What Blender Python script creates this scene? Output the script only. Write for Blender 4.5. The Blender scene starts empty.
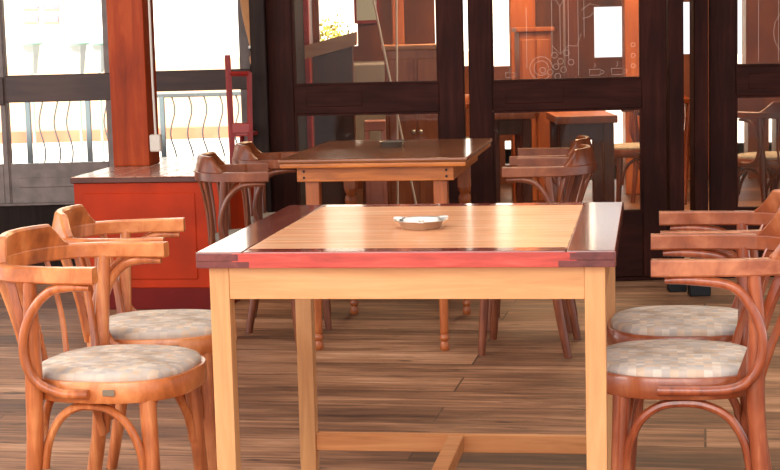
import bpy, bmesh, math, random
from mathutils import Vector, Matrix
random.seed(7)
S = bpy.context.scene
C = S.collection
PI = math.pi
# ------------------------------------------------------------------ camera
F_PX, PITCH, ROLL, H = 1650.5, .1248, .0263, 1.2502
cam_d = bpy.data.cameras.new('camera'); cam = bpy.data.objects.new('camera', cam_d); C.objects.link(cam)
cam_d.sensor_width = 36; cam_d.lens = F_PX/780*36; cam_d.clip_end = 200
Rv = Vector((1,0,0)); Uv = Vector((0, math.sin(PITCH), math.cos(PITCH))); Fv = Vector((0, math.cos(PITCH), -math.sin(PITCH)))
cr, sr = math.cos(ROLL), math.sin(ROLL)
r_ = Rv*cr - Uv*sr; u_ = Rv*sr + Uv*cr
M4 = Matrix.Identity(4)
for i in range(3):
    M4[i][0] = r_[i]; M4[i][1] = u_[i]; M4[i][2] = -Fv[i]
M4[2][3] = H
cam.matrix_world = M4
S.camera = cam

def at(px, py, Y):
    "point of the place seen at a pixel, at depth Y"
    a, b = px-390, py-235
    X = a*cr - b*sr; Yy = a*sr + b*cr
    d = Vector((X, F_PX*math.cos(PITCH)-Yy*math.sin(PITCH), -F_PX*math.sin(PITCH)-Yy*math.cos(PITCH)))
    return d*(Y/d.y) + Vector((0,0,H))

# ------------------------------------------------------------------ materials
def lin(c):
    return tuple((v/255/12.92 if v/255 <= .04045 else ((v/255+.055)/1.055)**2.4) for v in c) + (1,)
def new_mat(name):
    m = bpy.data.materials.new(name); m.use_nodes = True
    nt = m.node_tree; b = nt.nodes['Principled BSDF']
    return m, nt, b
def N(nt, t, **kw):
    n = nt.nodes.new(t)
    for k, v in kw.items():
        if k in n.inputs.keys() if hasattr(n.inputs, 'keys') else False: n.inputs[k].default_value = v
        else: setattr(n, k, v)
    return n
def L(nt, a, b): nt.links.new(a, b)
def ramp(nt, fac, stops):
    r = nt.nodes.new('ShaderNodeValToRGB'); e = r.color_ramp.elements
    while len(e) < len(stops): e.new(.5)
    for el, (p, c) in zip(e, stops): el.position = p; el.color = lin(c)
    L(nt, fac, r.inputs[0]); return r
def mixc(nt, fac, a, b, mode='MIX'):
    m = nt.nodes.new('ShaderNodeMix'); m.data_type = 'RGBA'; m.blend_type = mode
    for sock, v in ((m.inputs[0], fac), (m.inputs[6], a), (m.inputs[7], b)):
        if hasattr(v, 'is_linked') or isinstance(v, bpy.types.NodeSocket): L(nt, v, sock)
        else: sock.default_value = v
    return m.outputs[2]
def coords(nt, scale=(1,1,1), rot=(0,0,0)):
    tc = nt.nodes.new('ShaderNodeTexCoord'); mp = nt.nodes.new('ShaderNodeMapping')
    mp.inputs['Scale'].default_value = scale; mp.inputs['Rotation'].default_value = rot
    L(nt, tc.outputs['Object'], mp.inputs[0]); return mp.outputs[0]
def flat(name, c, rough=.6, metal=0, noise=.0, nscale=8, spec=.5, coat=0):
    m, nt, b = new_mat(name)
    b.inputs['Base Color'].default_value = lin(c); b.inputs['Roughness'].default_value = rough; b.inputs['Metallic'].default_value = metal
    b.inputs['Specular IOR Level'].default_value = spec; b.inputs['Coat Weight'].default_value = coat
    if noise:
        n = nt.nodes.new('ShaderNodeTexNoise'); n.inputs['Scale'].default_value = nscale; n.inputs['Detail'].default_value = 6
        L(nt, coords(nt), n.inputs['Vector'])
        k = 1-noise
        r = ramp(nt, n.outputs[0], [(.3, tuple(v*k for v in c)), (.7, tuple(min(255, v*(1+noise*.5)) for v in c))])
        L(nt, r.outputs[0], b.inputs['Base Color'])
    return m
def wood(name, dark, mid, light, stretch=(3,30,30), rough=.4, coat=0., spec=.5, grain=.5, big=2.0, rot=(0,0,0), bump=.05, coatr=.1):
    m, nt, b = new_mat(name)
    v = coords(nt, stretch, rot)
    n1 = nt.nodes.new('ShaderNodeTexNoise'); n1.inputs['Scale'].default_value = 1.0; n1.inputs['Detail'].default_value = 8; n1.inputs['Roughness'].default_value = .62; n1.inputs['Distortion'].default_value = .6
    L(nt, v, n1.inputs['Vector'])
    n2 = nt.nodes.new('ShaderNodeTexNoise'); n2.inputs['Scale'].default_value = big; n2.inputs['Detail'].default_value = 3
    L(nt, coords(nt), n2.inputs['Vector'])
    mx = nt.nodes.new('ShaderNodeMath'); mx.operation = 'MULTIPLY_ADD'; mx.inputs[1].default_value = 1-grain
    m2 = nt.nodes.new('ShaderNodeMath'); m2.operation = 'MULTIPLY'; m2.inputs[1].default_value = grain
    L(nt, n1.outputs[0], m2.inputs[0]); L(nt, n2.outputs[0], mx.inputs[0]); L(nt, m2.outputs[0], mx.inputs[2])
    r = ramp(nt, mx.outputs[0], [(.3, dark), (.5, mid), (.68, light)])
    L(nt, r.outputs[0], b.inputs['Base Color'])
    b.inputs['Roughness'].default_value = rough; b.inputs['Coat Weight'].default_value = coat; b.inputs['Coat Roughness'].default_value = coatr
    b.inputs['Specular IOR Level'].default_value = spec
    if bump:
        bp = nt.nodes.new('ShaderNodeBump'); bp.inputs['Strength'].default_value = bump; bp.inputs['Distance'].default_value = .01
        L(nt, n1.outputs[0], bp.inputs['Height']); L(nt, bp.outputs[0], b.inputs['Normal'])
    return m

def floor_mat(name, rowh, width, rot, cols, seam, rough, blotch):
    m, nt, b = new_mat(name)
    v = coords(nt, (1,1,1), (0,0,rot))
    br = nt.nodes.new('ShaderNodeTexBrick'); br.offset = .37; br.offset_frequency = 2
    br.inputs['Scale'].default_value = 1; br.inputs['Mortar Size'].default_value = .0042; br.inputs['Mortar Smooth'].default_value = .3
    br.inputs['Brick Width'].default_value = width; br.inputs['Row Height'].default_value = rowh; br.inputs['Bias'].default_value = 0
    br.inputs['Color1'].default_value = (0,0,0,1); br.inputs['Color2'].default_value = (1,1,1,1); br.inputs['Mortar'].default_value = (.5,.5,.5,1)
    L(nt, v, br.inputs['Vector'])
    # per-plank shift of the grain so boards do not share streaks
    sh = nt.nodes.new('ShaderNodeVectorMath'); sh.operation = 'MULTIPLY_ADD'; sh.inputs[1].default_value = (7,3,0)
    L(nt, br.outputs['Color'], sh.inputs[0]); L(nt, v, sh.inputs[2])
    st = nt.nodes.new('ShaderNodeVectorMath'); st.operation = 'MULTIPLY'; st.inputs[1].default_value = (2.2, 34, 1)
    L(nt, sh.outputs[0], st.inputs[0])
    n1 = nt.nodes.new('ShaderNodeTexNoise'); n1.inputs['Scale'].default_value = 1; n1.inputs['Detail'].default_value = 9; n1.inputs['Roughness'].default_value = .65; n1.inputs['Distortion'].default_value = .8
    L(nt, st.outputs[0], n1.inputs['Vector'])
    st2 = nt.nodes.new('ShaderNodeVectorMath'); st2.operation = 'MULTIPLY'; st2.inputs[1].default_value = (1.1, 4.2, 1)
    L(nt, v, st2.inputs[0])
    n2 = nt.nodes.new('ShaderNodeTexNoise'); n2.inputs['Scale'].default_value = 1; n2.inputs['Detail'].default_value = 5; n2.inputs['Roughness'].default_value = .6
    L(nt, st2.outputs[0], n2.inputs['Vector'])
    a1 = nt.nodes.new('ShaderNodeMath'); a1.operation = 'MULTIPLY'; a1.inputs[1].default_value = .45; L(nt, n1.outputs[0], a1.inputs[0])
    a2 = nt.nodes.new('ShaderNodeMath'); a2.operation = 'MULTIPLY_ADD'; a2.inputs[1].default_value = .45; L(nt, n2.outputs[0], a2.inputs[0]); L(nt, a1.outputs[0], a2.inputs[2])
    a3 = nt.nodes.new('ShaderNodeMath'); a3.operation = 'MULTIPLY_ADD'; a3.inputs[1].default_value = .16; L(nt, br.outputs['Color'], a3.inputs[0]); L(nt, a2.outputs[0], a3.inputs[2])
    r = ramp(nt, a3.outputs[0], [(.36, cols[0]), (.48, cols[1]), (.57, cols[2]), (.69, cols[3])])
    # dark scuffs and knots
    n3 = nt.nodes.new('ShaderNodeTexNoise'); n3.inputs['Scale'].default_value = 1; n3.inputs['Detail'].default_value = 6
    st3 = nt.nodes.new('ShaderNodeVectorMath'); st3.operation = 'MULTIPLY'; st3.inputs[1].default_value = (5, 26, 1); L(nt, sh.outputs[0], st3.inputs[0]); L(nt, st3.outputs[0], n3.inputs['Vector'])
    k = ramp(nt, n3.outputs[0], [(.60, (0,0,0)), (.72, (255,255,255))])
    kf = nt.nodes.new('ShaderNodeMath'); kf.operation = 'MULTIPLY'; kf.inputs[1].default_value = blotch; L(nt, k.outputs[0], kf.inputs[0])
    c1 = mixc(nt, kf.outputs[0], r.outputs[0], lin(seam))
    sf = nt.nodes.new('ShaderNodeMath'); sf.operation = 'MULTIPLY'; sf.inputs[1].default_value = .7; L(nt, br.outputs['Fac'], sf.inputs[0])
    c2 = mixc(nt, sf.outputs[0], c1, lin(seam))
    L(nt, c2, b.inputs['Base Color'])
    rr = nt.nodes.new('ShaderNodeMapRange'); rr.inputs[3].default_value = rough-.1; rr.inputs[4].default_value = rough+.2; L(nt, n2.outputs[0], rr.inputs[0]); L(nt, rr.outputs[0], b.inputs['Roughness'])
    b.inputs['Specular IOR Level'].default_value = .4
    bp = nt.nodes.new('ShaderNodeBump'); bp.inputs['Strength'].default_value = .25; bp.inputs['Distance'].default_value = .004
    L(nt, n1.outputs[0], bp.inputs['Height']); L(nt, bp.outputs[0], b.inputs['Normal'])
    return m

def fabric_mat(name, cols):
    m, nt, b = new_mat(name)
    v = coords(nt, (1,1,1))
    sn = nt.nodes.new('ShaderNodeVectorMath'); sn.operation = 'SNAP'; sn.inputs[1].default_value = (.019, .0135, 10)
    L(nt, v, sn.inputs[0])
    ad = nt.nodes.new('ShaderNodeVectorMath'); ad.operation = 'ADD'; ad.inputs[1].default_value = (.003,.003,.1); L(nt, sn.outputs[0], ad.inputs[0])
    w = nt.nodes.new('ShaderNodeTexWhiteNoise'); w.noise_dimensions = '2D'; L(nt, ad.outputs[0], w.inputs['Vector'])
    r = ramp(nt, w.outputs[0], [(i/len(cols), c) for i, c in enumerate(cols)]); r.color_ramp.interpolation = 'CONSTANT'
    n = nt.nodes.new('ShaderNodeTexNoise'); n.inputs['Scale'].default_value = 900; n.inputs['Detail'].default_value = 2
    L(nt, v, n.inputs['Vector'])
    n2 = nt.nodes.new('ShaderNodeTexNoise'); n2.inputs['Scale'].default_value = 9; L(nt, v, n2.inputs['Vector'])
    g = ramp(nt, n2.outputs[0], [(.3, (205,200,196)), (.6, (255,255,255))])
    c = mixc(nt, 1.0, r.outputs[0], g.outputs[0], 'MULTIPLY')
    L(nt, c, b.inputs['Base Color']); b.inputs['Roughness'].default_value = .9; b.inputs['Specular IOR Level'].default_value = .15
    bp = nt.nodes.new('ShaderNodeBump'); bp.inputs['Strength'].default_value = .3; bp.inputs['Distance'].default_value = .002
    L(nt, n.outputs[0], bp.inputs['Height']); L(nt, bp.outputs[0], b.inputs['Normal'])
    return m

def glass_mat(name, refl=.5, tint=(235,238,236), dirt=.03):
    m = bpy.data.materials.new(name); m.use_nodes = True; nt = m.node_tree; nt.nodes.clear()
    out = nt.nodes.new('ShaderNodeOutputMaterial'); tr = nt.nodes.new('ShaderNodeBsdfTransparent'); gl = nt.nodes.new('ShaderNodeBsdfGlossy'); df = nt.nodes.new('ShaderNodeBsdfDiffuse')
    tr.inputs[0].default_value = lin(tint); gl.inputs['Roughness'].default_value = .02; df.inputs[0].default_value = lin((205,200,195))
    fr = nt.nodes.new('ShaderNodeFresnel'); fr.inputs[0].default_value = 1.5
    mu = nt.nodes.new('ShaderNodeMath'); mu.operation = 'MULTIPLY'; mu.inputs[1].default_value = refl*2; L(nt, fr.outputs[0], mu.inputs[0])
    m1 = nt.nodes.new('ShaderNodeMixShader'); L(nt, mu.outputs[0], m1.inputs[0]); L(nt, tr.outputs[0], m1.inputs[1]); L(nt, gl.outputs[0], m1.inputs[2])
    n = nt.nodes.new('ShaderNodeTexNoise'); n.inputs['Scale'].default_value = 1; n.inputs['Detail'].default_value = 6
    L(nt, coords(nt, (22, 22, 1.5)), n.inputs['Vector'])
    rp = ramp(nt, n.outputs[0], [(.45, (0,0,0)), (.75, (255,255,255))])
    d2 = nt.nodes.new('ShaderNodeMath'); d2.operation = 'MULTIPLY_ADD'; d2.inputs[1].default_value = dirt; d2.inputs[2].default_value = dirt*.6; L(nt, rp.outputs[0], d2.inputs[0])
    m3 = nt.nodes.new('ShaderNodeMixShader'); L(nt, d2.outputs[0], m3.inputs[0]); L(nt, m1.outputs[0], m3.inputs[1]); L(nt, df.outputs[0], m3.inputs[2])
    L(nt, m3.outputs[0], out.inputs[0]); return m

MAT = {}
MAT['chair'] = wood('chair_wood', (104,48,18), (196,112,58), (236,166,104), (14,14,9), rough=.33, coat=.35, grain=.55, big=7, coatr=.2)
MAT['chair_leg'] = wood('chair_leg_wood', (104,46,20), (182,100,50), (222,148,90), (38,38,4), rough=.33, coat=.35, grain=.55, big=6, coatr=.2)
MAT['dchair'] = wood('old_shaded_chair_wood', (70,30,12), (116,54,22), (148,82,42), (14,14,9), rough=.36, coat=.3, grain=.55, big=7, coatr=.2)  # same chair wood, older and with the rear shade mixed into its tone
MAT['dchair_leg'] = wood('old_shaded_chair_leg_wood', (66,28,12), (108,50,22), (138,74,38), (38,38,4), rough=.36, coat=.3, grain=.55, big=6, coatr=.2)
MAT['rchair'] = wood('red_brown_chair_wood', (86,36,18), (152,78,44), (208,134,90), (14,14,9), rough=.28, coat=.5, grain=.5, big=7, coatr=.15)
MAT['rchair_leg'] = wood('red_brown_chair_leg_wood', (86,36,18), (150,72,40), (196,114,72), (38,38,4), rough=.28, coat=.5, grain=.5, big=6, coatr=.15)
MAT['fabric'] = fabric_mat('patchwork_seat_fabric', [(216,203,187),(203,191,178),(218,197,174),(192,183,175),(224,213,198),(207,194,181),(212,190,167),(200,192,184)])
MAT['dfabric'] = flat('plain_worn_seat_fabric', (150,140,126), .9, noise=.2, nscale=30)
MAT['cut'] = flat('rod_end_grain', (96,56,36), .6)
MAT['pine'] = wood('pale_table_wood', (188,130,80), (209,153,98), (219,168,114), (3,42,42), rough=.42, coat=.15, grain=.7, big=2.5, bump=.02)
MAT['pine_v'] = wood('pale_table_leg_wood', (188,130,80), (209,153,98), (219,168,114), (42,42,3), rough=.42, coat=.15, grain=.7, big=2.5, bump=.02)
MAT['pine_d'] = wood('pale_stretcher_wood', (176,108,58), (208,138,82), (224,158,100), (3,42,42), rough=.45, grain=.7, big=3, bump=.02)
MAT['border'] = wood('dark_border_wood', (96,34,28), (138,54,44), (168,84,66), (4,30,30), rough=.13, coat=.6, grain=.6, coatr=.07, bump=.012)
MAT['border_y'] = wood('dark_border_wood_cross', (84,38,30), (122,58,46), (154,88,70), (30,4,30), rough=.13, coat=.6, grain=.6, coatr=.07, bump=.012)
MAT['rededge'] = wood('red_edge_wood', (146,40,36), (188,66,54), (210,94,78), (7,60,60), rough=.4, coat=.2, grain=.7, bump=.08)
MAT['darkjoint'] = wood('dark_joint_wood', (70,28,30), (108,50,48), (134,70,64), (30,30,30), rough=.35, grain=.6)
MAT['t2top'] = wood('brown_varnished_wood', (86,46,24), (132,76,42), (166,104,64), (4,40,40), rough=.2, coat=.35, grain=.6, coatr=.12, bump=.01)
MAT['t2apron'] = wood('orange_brown_wood', (132,66,18), (190,106,36), (214,134,58), (5,50,50), rough=.4, coat=.2, grain=.65, bump=.03)
MAT['t2leg'] = wood('orange_brown_leg_wood', (116,54,20), (168,88,38), (194,112,54), (40,40,5), rough=.4, coat=.2, grain=.6, bump=.03)
MAT['peg'] = flat('dark_peg', (40,22,14), .6)
MAT['steel'] = flat('brushed_steel', (214,210,204), .3, 1)
MAT['plaque'] = flat('dull_metal_plaque', (128,116,98), .5, .3)
MAT['paleblue'] = flat('pale_grey_blue', (188,204,204), .7)
MAT['darkmetal'] = flat('dark_metal', (26,26,28), .5, .4)
MAT['ash'] = flat('dark_glass_ashtray', (104,94,84), .15, 0, spec=.7)
MAT['door'] = wood('dark_door_wood', (28,12,9), (46,20,15), (66,31,23), (26,26,2.5), rough=.55, spec=.08, grain=.6, big=3)
MAT['doorh'] = wood('dark_door_rail_wood', (28,12,9), (44,19,14), (62,29,22), (2.5,26,26), rough=.55, spec=.08, grain=.6, big=3)
MAT['post'] = wood('black_brown_post', (26,18,15), (40,29,25), (56,42,36), (26,26,2.5), rough=.55, spec=.1, grain=.6)
MAT['frame'] = flat('grey_window_frame', (132,118,112), .55, noise=.15, nscale=14)
MAT['framedark'] = wood('dark_window_rail', (46,28,24), (70,46,40), (88,62,54), (2.5,24,24), rough=.5, grain=.6)
MAT['orangepost'] = wood('orange_stained_post', (116,38,8), (156,56,14), (184,80,28), (22,22,2), rough=.5, spec=.2, grain=.6, big=3)
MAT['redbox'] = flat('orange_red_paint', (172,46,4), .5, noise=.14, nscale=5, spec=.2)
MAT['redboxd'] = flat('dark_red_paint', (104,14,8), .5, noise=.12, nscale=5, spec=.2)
MAT['boxtop'] = wood('bench_top_planks', (120,66,50), (164,102,80), (196,140,114), (3,30,30), rough=.3, coat=.3, grain=.6, rot=(0,0,0))
MAT['boxedge'] = wood('bench_edge_wood', (60,26,18), (84,38,26), (104,54,38), (3,30,30), rough=.45)
MAT['redchair'] = flat('red_painted_wood', (140,36,30), .4, noise=.15, nscale=12)
MAT['plastic'] = flat('ivory_plastic', (214,204,190), .45)
MAT['canvas'] = flat('tan_canvas', (196,140,92), .85, noise=.12, nscale=10)
MAT['white'] = flat('white_cord', (235,230,220), .7)
MAT['glass'] = glass_mat('door_glass', .12, (246,243,238), .004)
MAT['wglass'] = glass_mat('window_glass', .2, (246,248,248), .01)
MAT['etch'] = flat('etched_line', (196,186,174), .6)
MAT['iron'] = flat('grey_iron', (112,118,120), .6)
MAT['ironpost'] = flat('grey_blue_iron_post', (128,142,148), .6)
MAT['paving'] = flat('pale_paving', (226,220,212), .85, noise=.08, nscale=2)
MAT['cream'] = flat('cream_plaster', (232,192,156), .9, noise=.1, nscale=1.2)
MAT['creamb'] = flat('pink_brown_plinth', (196,122,92), .9, noise=.15, nscale=2)
MAT['facade'] = flat('white_plaster', (246,242,234), .9)
MAT['orangeband'] = flat('orange_plaster', (246,206,164), .9)
MAT['shutter'] = flat('grey_shutter', (128,124,140), .7)
MAT['lantern'] = flat('pale_green_metal', (150,186,170), .6)
MAT['lanternglass'] = flat('milky_lantern_glass', (190,194,190), .4)
MAT['plaster_in'] = wood('brown_panelling', (64,28,12), (104,50,22), (140,76,38), (6,6,1.5), rough=.5, grain=.5)
MAT['ceil'] = flat('ceiling_boards', (120,92,70), .7, noise=.15, nscale=4)
MAT['barwood'] = wood('bar_orange_wood', (120,58,24), (168,90,42), (196,120,66), (16,16,2.5), rough=.4, coat=.2, grain=.6)
MAT['tanwood'] = wood('tan_wood', (150,92,54), (190,128,84), (212,156,110), (3,30,30), rough=.4, coat=.2)
MAT['browntable'] = wood('dark_brown_wood', (58,24,12), (90,42,22), (118,62,36), (18,18,3), rough=.4)
MAT['pinkpaint'] = flat('pink_painted_wood', (196,120,104), .6, noise=.1)
MAT['greystone'] = flat('grey_stone_paving', (150,148,140), .85, noise=.25, nscale=18)
MAT['greyleather'] = flat('grey_vinyl', (112,106,102), .45, noise=.1)
MAT['leaf'] = flat('yellow_green_leaf', (196,184,70), .6, noise=.3, nscale=20)
MAT['floor'] = floor_mat('weathered_floor_boards', .23, 2.3, .19, [(66,42,30),(120,82,57),(162,116,84),(206,160,126)], (44,26,18), .5, .85)
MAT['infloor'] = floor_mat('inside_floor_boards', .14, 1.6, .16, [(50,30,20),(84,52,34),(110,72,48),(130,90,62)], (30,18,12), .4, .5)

# ------------------------------------------------------------------ mesh helpers
BEV = set()
def finish(name, bm, mat, parent=None, angle=40, loc=None, rotz=0):
    bmesh.ops.recalc_face_normals(bm, faces=bm.faces)
    wn = id(bm) in BEV; BEV.discard(id(bm))
    me = bpy.data.meshes.new(name); bm.to_mesh(me); bm.free()
    for m in (mat if isinstance(mat, (list, tuple)) else [mat]): me.materials.append(m)
    me.shade_smooth(); me.set_sharp_from_angle(angle=math.radians(angle))
    o = bpy.data.objects.new(name, me); C.objects.link(o)
    if wn:
        md = o.modifiers.new('weighted', 'WEIGHTED_NORMAL'); md.keep_sharp = True; md.weight = 100
    if parent: o.parent = parent
    if loc: o.location = loc
    o.rotation_euler = (0,0,rotz)
    return o
def box(bm, x0, x1, y0, y1, z0, z1, bev=0, seg=2, mi=0, mtx=None):
    vs = [bm.verts.new((x,y,z)) for x in (x0,x1) for y in (y0,y1) for z in (z0,z1)]
    idx = [(0,1,3,2),(4,6,7,5),(0,4,5,1),(2,3,7,6),(0,2,6,4),(1,5,7,3)]
    fs = [bm.faces.new([vs[i] for i in f]) for f in idx]
    for f in fs: f.material_index = mi
    new = vs
    if bev:
        BEV.add(id(bm)); es = list({e for f in fs for e in f.edges})
        r = bmesh.ops.bevel(bm, geom=es, offset=bev, segments=seg, affect='EDGES', profile=.5)
        new = list({v for f in r['faces'] for v in f.verts} | {v for v in vs if v.is_valid})
        for f in r['faces']: f.material_index = mi
    if mtx is not None:
        for v in new:
            if v.is_valid: v.co = mtx @ v.co
    return new
def catmull(pts, n=6):
    pts = [Vector(p) for p in pts]; out = []
    for i in range(len(pts)-1):
        p0 = pts[max(i-1,0)]; p1 = pts[i]; p2 = pts[i+1]; p3 = pts[min(i+2,len(pts)-1)]
        for k in range(n):
            t = k/n; t2=t*t; t3=t2*t
            out.append(.5*((2*p1)+(-p0+p2)*t+(2*p0-5*p1+4*p2-p3)*t2+(-p0+3*p1-3*p2+p3)*t3))
    out.append(pts[-1]); return out
def lerp_list(vals, n):
    out = []
    for i in range(n):
        t = i/(n-1)*(len(vals)-1); k = min(int(t), len(vals)-2); out.append(vals[k]+(vals[k+1]-vals[k])*(t-k))
    return out
def tube(bm, path, rad, seg=10, mi=0, flat_=(1,1)):
    path = [Vector(p) for p in path]; n = len(path)
    rads = lerp_list(rad, n) if isinstance(rad, (list,tuple)) else [rad]*n
    t0 = (path[1]-path[0]).normalized()
    ref = Vector((0,0,1)) if abs(t0.z) < .9 else Vector((1,0,0))
    a = t0.cross(ref).normalized(); rings = []
    for i, p in enumerate(path):
        t = (path[min(i+1,n-1)]-path[max(i-1,0)]).normalized()
        a = (a - t*a.dot(t)).normalized(); b = t.cross(a)
        rings.append([bm.verts.new(p + a*math.cos(2*PI*k/seg)*rads[i]*flat_[0] + b*math.sin(2*PI*k/seg)*rads[i]*flat_[1]) for k in range(seg)])
    for r1, r2 in zip(rings, rings[1:]):
        for k in range(seg):
            f = bm.faces.new((r1[k], r1[(k+1)%seg], r2[(k+1)%seg], r2[k])); f.material_index = mi
    for r in (rings[0], rings[-1]):
        f = bm.faces.new(r); f.material_index = mi
    return rings
def sweep(bm, path, profs, closed=False):
    "profile points are (sideways, up) pairs; up is always vertical"
    path = [Vector(p) for p in path]; n = len(path); rings = []
    for i, p in enumerate(path):
        t = path[min(i+1,n-1)]-path[max(i-1,0)]; t.z = 0; t.normalize()
        s = Vector((t.y, -t.x, 0)); pr = profs(i/(n-1))
        rings.append([bm.verts.new(p + s*a + Vector((0,0,b))) for a, b in pr])
    m = len(rings[0])
    for r1, r2 in zip(rings, rings[1:]):
        for k in range(m): bm.faces.new((r1[k], r1[(k+1)%m], r2[(k+1)%m], r2[k]))
    bm.faces.new(rings[0]); bm.faces.new(rings[-1])
def lathe(bm, prof, seg=24, c=(0,0,0), mi=0):
    rings = []
    for r, z in prof:
        if r < 1e-5: rings.append([bm.verts.new((c[0],c[1],c[2]+z))])
        else: rings.append([bm.verts.new((c[0]+r*math.cos(2*PI*k/seg), c[1]+r*math.sin(2*PI*k/seg), c[2]+z)) for k in range(seg)])
    for r1, r2 in zip(rings, rings[1:]):
        for k in range(seg):
            if len(r1) == 1 and len(r2) == 1: continue
            if len(r1) == 1: f = bm.faces.new((r1[0], r2[k], r2[(k+1)%seg]))
            elif len(r2) == 1: f = bm.faces.new((r1[k], r1[(k+1)%seg], r2[0]))
            else: f = bm.faces.new((r1[k], r1[(k+1)%seg], r2[(k+1)%seg], r2[k]))
            f.material_index = mi
    for r in (rings[0], rings[-1]):
        if len(r) > 1: bm.faces.new(r)
def B(): return bmesh.new()
def thing(name, label, cat, loc=(0,0,0), rotz=0, group=None):
    o = bpy.data.objects.new(name, None); C.objects.link(o); o.empty_display_size = .1
    o.location = loc; o.rotation_euler = (0,0,rotz); o['label'] = label; o['category'] = cat
    if group: o['group'] = group
    return o
def tag(o, label, cat, group=None):
    o['label'] = label; o['category'] = cat
    if group: o['group'] = group
    return o
def struct(o): o['kind'] = 'structure'; return o
def copy_thing(root, loc, rotz, label):
    r = root.copy(); C.objects.link(r); r.location = loc; r.rotation_euler = (0,0,rotz); r['label'] = label
    for ch in list(root.children):
        c = ch.copy(); C.objects.link(c); c.parent = r
        for g in list(ch.children):
            d = g.copy(); C.objects.link(d); d.parent = c
    return r

# ------------------------------------------------------------------ bentwood armchair (faces local +x)
ARM = .222
def bow_path(sh, af):
    half = [(af,-ARM,.705),(-.04,-ARM-.002,.705),(-.11-sh,-ARM+.004,.705)]
    arc = []
    for k in range(1, 8):
        a = -PI/2 - k/8*PI
        arc.append((-.12-sh+.168*math.cos(a), (ARM-.003)*math.sin(a), .705))
    return catmull(half + arc + [(x,-y,z) for x,y,z in reversed(half)], 5)
def make_chair(label, wm, lm, fm, group, plaque=False, sh=-.012, cs=.202, af=.045, ch=.054, sb=None):
    sb = sh if sb is None else sb
    t = thing('armchair', label, 'chair', group=group)
    bm = B(); path = bow_path(sb, af)
    def prof(s):
        e = min(s, 1-s); w = .015 if e > .08 else .017
        h = .019
        return [(-w,-h+.004),(-w+.004,-h),(w-.004,-h),(w,-h+.004),(w,h-.004),(w-.004,h),(-w+.004,h),(-w,h-.004)]
    sweep(bm, path, prof)
    finish('arm_bow', bm, wm, t, 35)
    # raised crest over the back of the bow
    n = len(path); a = min(i for i, p in enumerate(path) if p.x < -cs); b = n-1-a
    cp = path[a:b+1]
    def cprof(s):
        e = min(s, 1-s)*2
        h = .004 + ch*min(1, e/.32)**1.1 + .002*max(0, e-.32)
        lean = h*.22
        th = .012
        return [(th,0),(th+lean,h-.006),(th+lean-.005,h),(-th+lean+.006,h),(-th+lean,h-.006),(-th,0)]
    bm = B(); sweep(bm, [(p.x,p.y,.7235) for p in cp], cprof)
    cr_ = finish('crest_rail', bm, wm, t, 35)
    # seat
    def outline(a, b, ex, n=48):
        o = []
        for k in range(n):
            th = 2*PI*k/n; c, s = math.cos(th), math.sin(th)
            o.append((a*abs(c)**(2/ex)*(1 if c>0 else -1), b*abs(s)**(2/ex)*(1 if s>0 else -1)))
        return o
    bm = B(); rings = []
    for sc, z in ((.93,.398),(.985,.399),(1.0,.404),(1.0,.444),(.985,.449),(.93,.449)):
        rings.append([bm.verts.new((x*sc, y*sc, z)) for x,y in outline(.203,.200,2.5)])
    for r1, r2 in zip(rings, rings[1:]):
        for k in range(48): bm.faces.new((r1[k], r1[(k+1)%48], r2[(k+1)%48], r2[k]))
    bm.faces.new(rings[0]); bm.faces.new(rings[-1])
    fr = finish('seat_frame', bm, wm, t, 50)
    if plaque:
        bm = B(); box(bm, -.015,.015,-.0012,.0012,-.0075,.0075,.001,1, mtx=Matrix.Translation((.055,-.2000,.426)))
        finish('plaque', bm, MAT['plaque'], fr)['label'] = 'small dull metal plaque'
    bm = B(); rings = []
    for sc, z in ((.985,.449),(.99,.456),(.965,.463),(.90,.468),(.7,.472),(.4,.474)):
        rings.append([bm.verts.new((x*sc, y*sc, z)) for x,y in outline(.193,.190,2.5)])
    for r1, r2 in zip(rings, rings[1:]):
        for k in range(48): bm.faces.new((r1[k], r1[(k+1)%48], r2[(k+1)%48], r2[k]))
    bm.faces.new(rings[0]); bm.faces.new(rings[-1])
    finish('seat_pad', bm, fm, t, 60)
    for s in (-1, 1):
        bm = B(); tube(bm, catmull([(.128,s*.145,.41),(.136,s*.152,.22),(.15,s*.166,0)],5), [.021,.019,.0145], 12)
        finish('leg', bm, lm, t)
        bm = B(); tube(bm, catmull([(-.135-sh,s*.213,.692),(-.142-sh,s*.203,.56),(-.145-sh*.8,s*.193,.44),(-.158-sh*.8,s*.190,.24),(-.20-sh*.6,s*.196,0)],5), [.015,.019,.021,.0195,.0155], 12)
        finish('leg', bm, lm, t)
        # bent rod from under the arm, round and down to the side of the seat
        bm = B()
        pth = catmull([(.03,s*ARM,.676),(-.03,s*(ARM+.002),.677),(-.085-sh,s*(ARM+.003),.664),(-.125-sh,s*(ARM+.005),.622),(-.15-sh,s*(ARM+.006),.56),(-.15-sh,s*(ARM+.004),.50),(-.125-sh,s*(ARM+.0),.452),(-.075-sh,s*(ARM-.004),.428),(-.02+sh*.9,s*(ARM-.009),.424),(.02+sh*.9,s*(ARM-.011),.424)],5)
        tube(bm, pth, [.007,.0115,.0115,.0115,.0115,.0115,.0115,.0115,.0115,.0115], 10)
        finish('arm_rod', bm, lm, t)
        # arch brace between front and rear leg
        bm = B()
        tube(bm, catmull([(.118,s*.160,.225),(.112,s*.165,.285),(.086,s*.170,.345),(.045,s*.172,.378),(0,s*.173,.387),(-.045-sh*.4,s*.174,.383),(-.09-sh*.7,s*.176,.356),(-.122-sh*.8,s*.178,.30),(-.135-sh*.8,s*.178,.235)],5), [.0105]*5, 9)
        finish('arch_brace', bm, lm, t)
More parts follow.
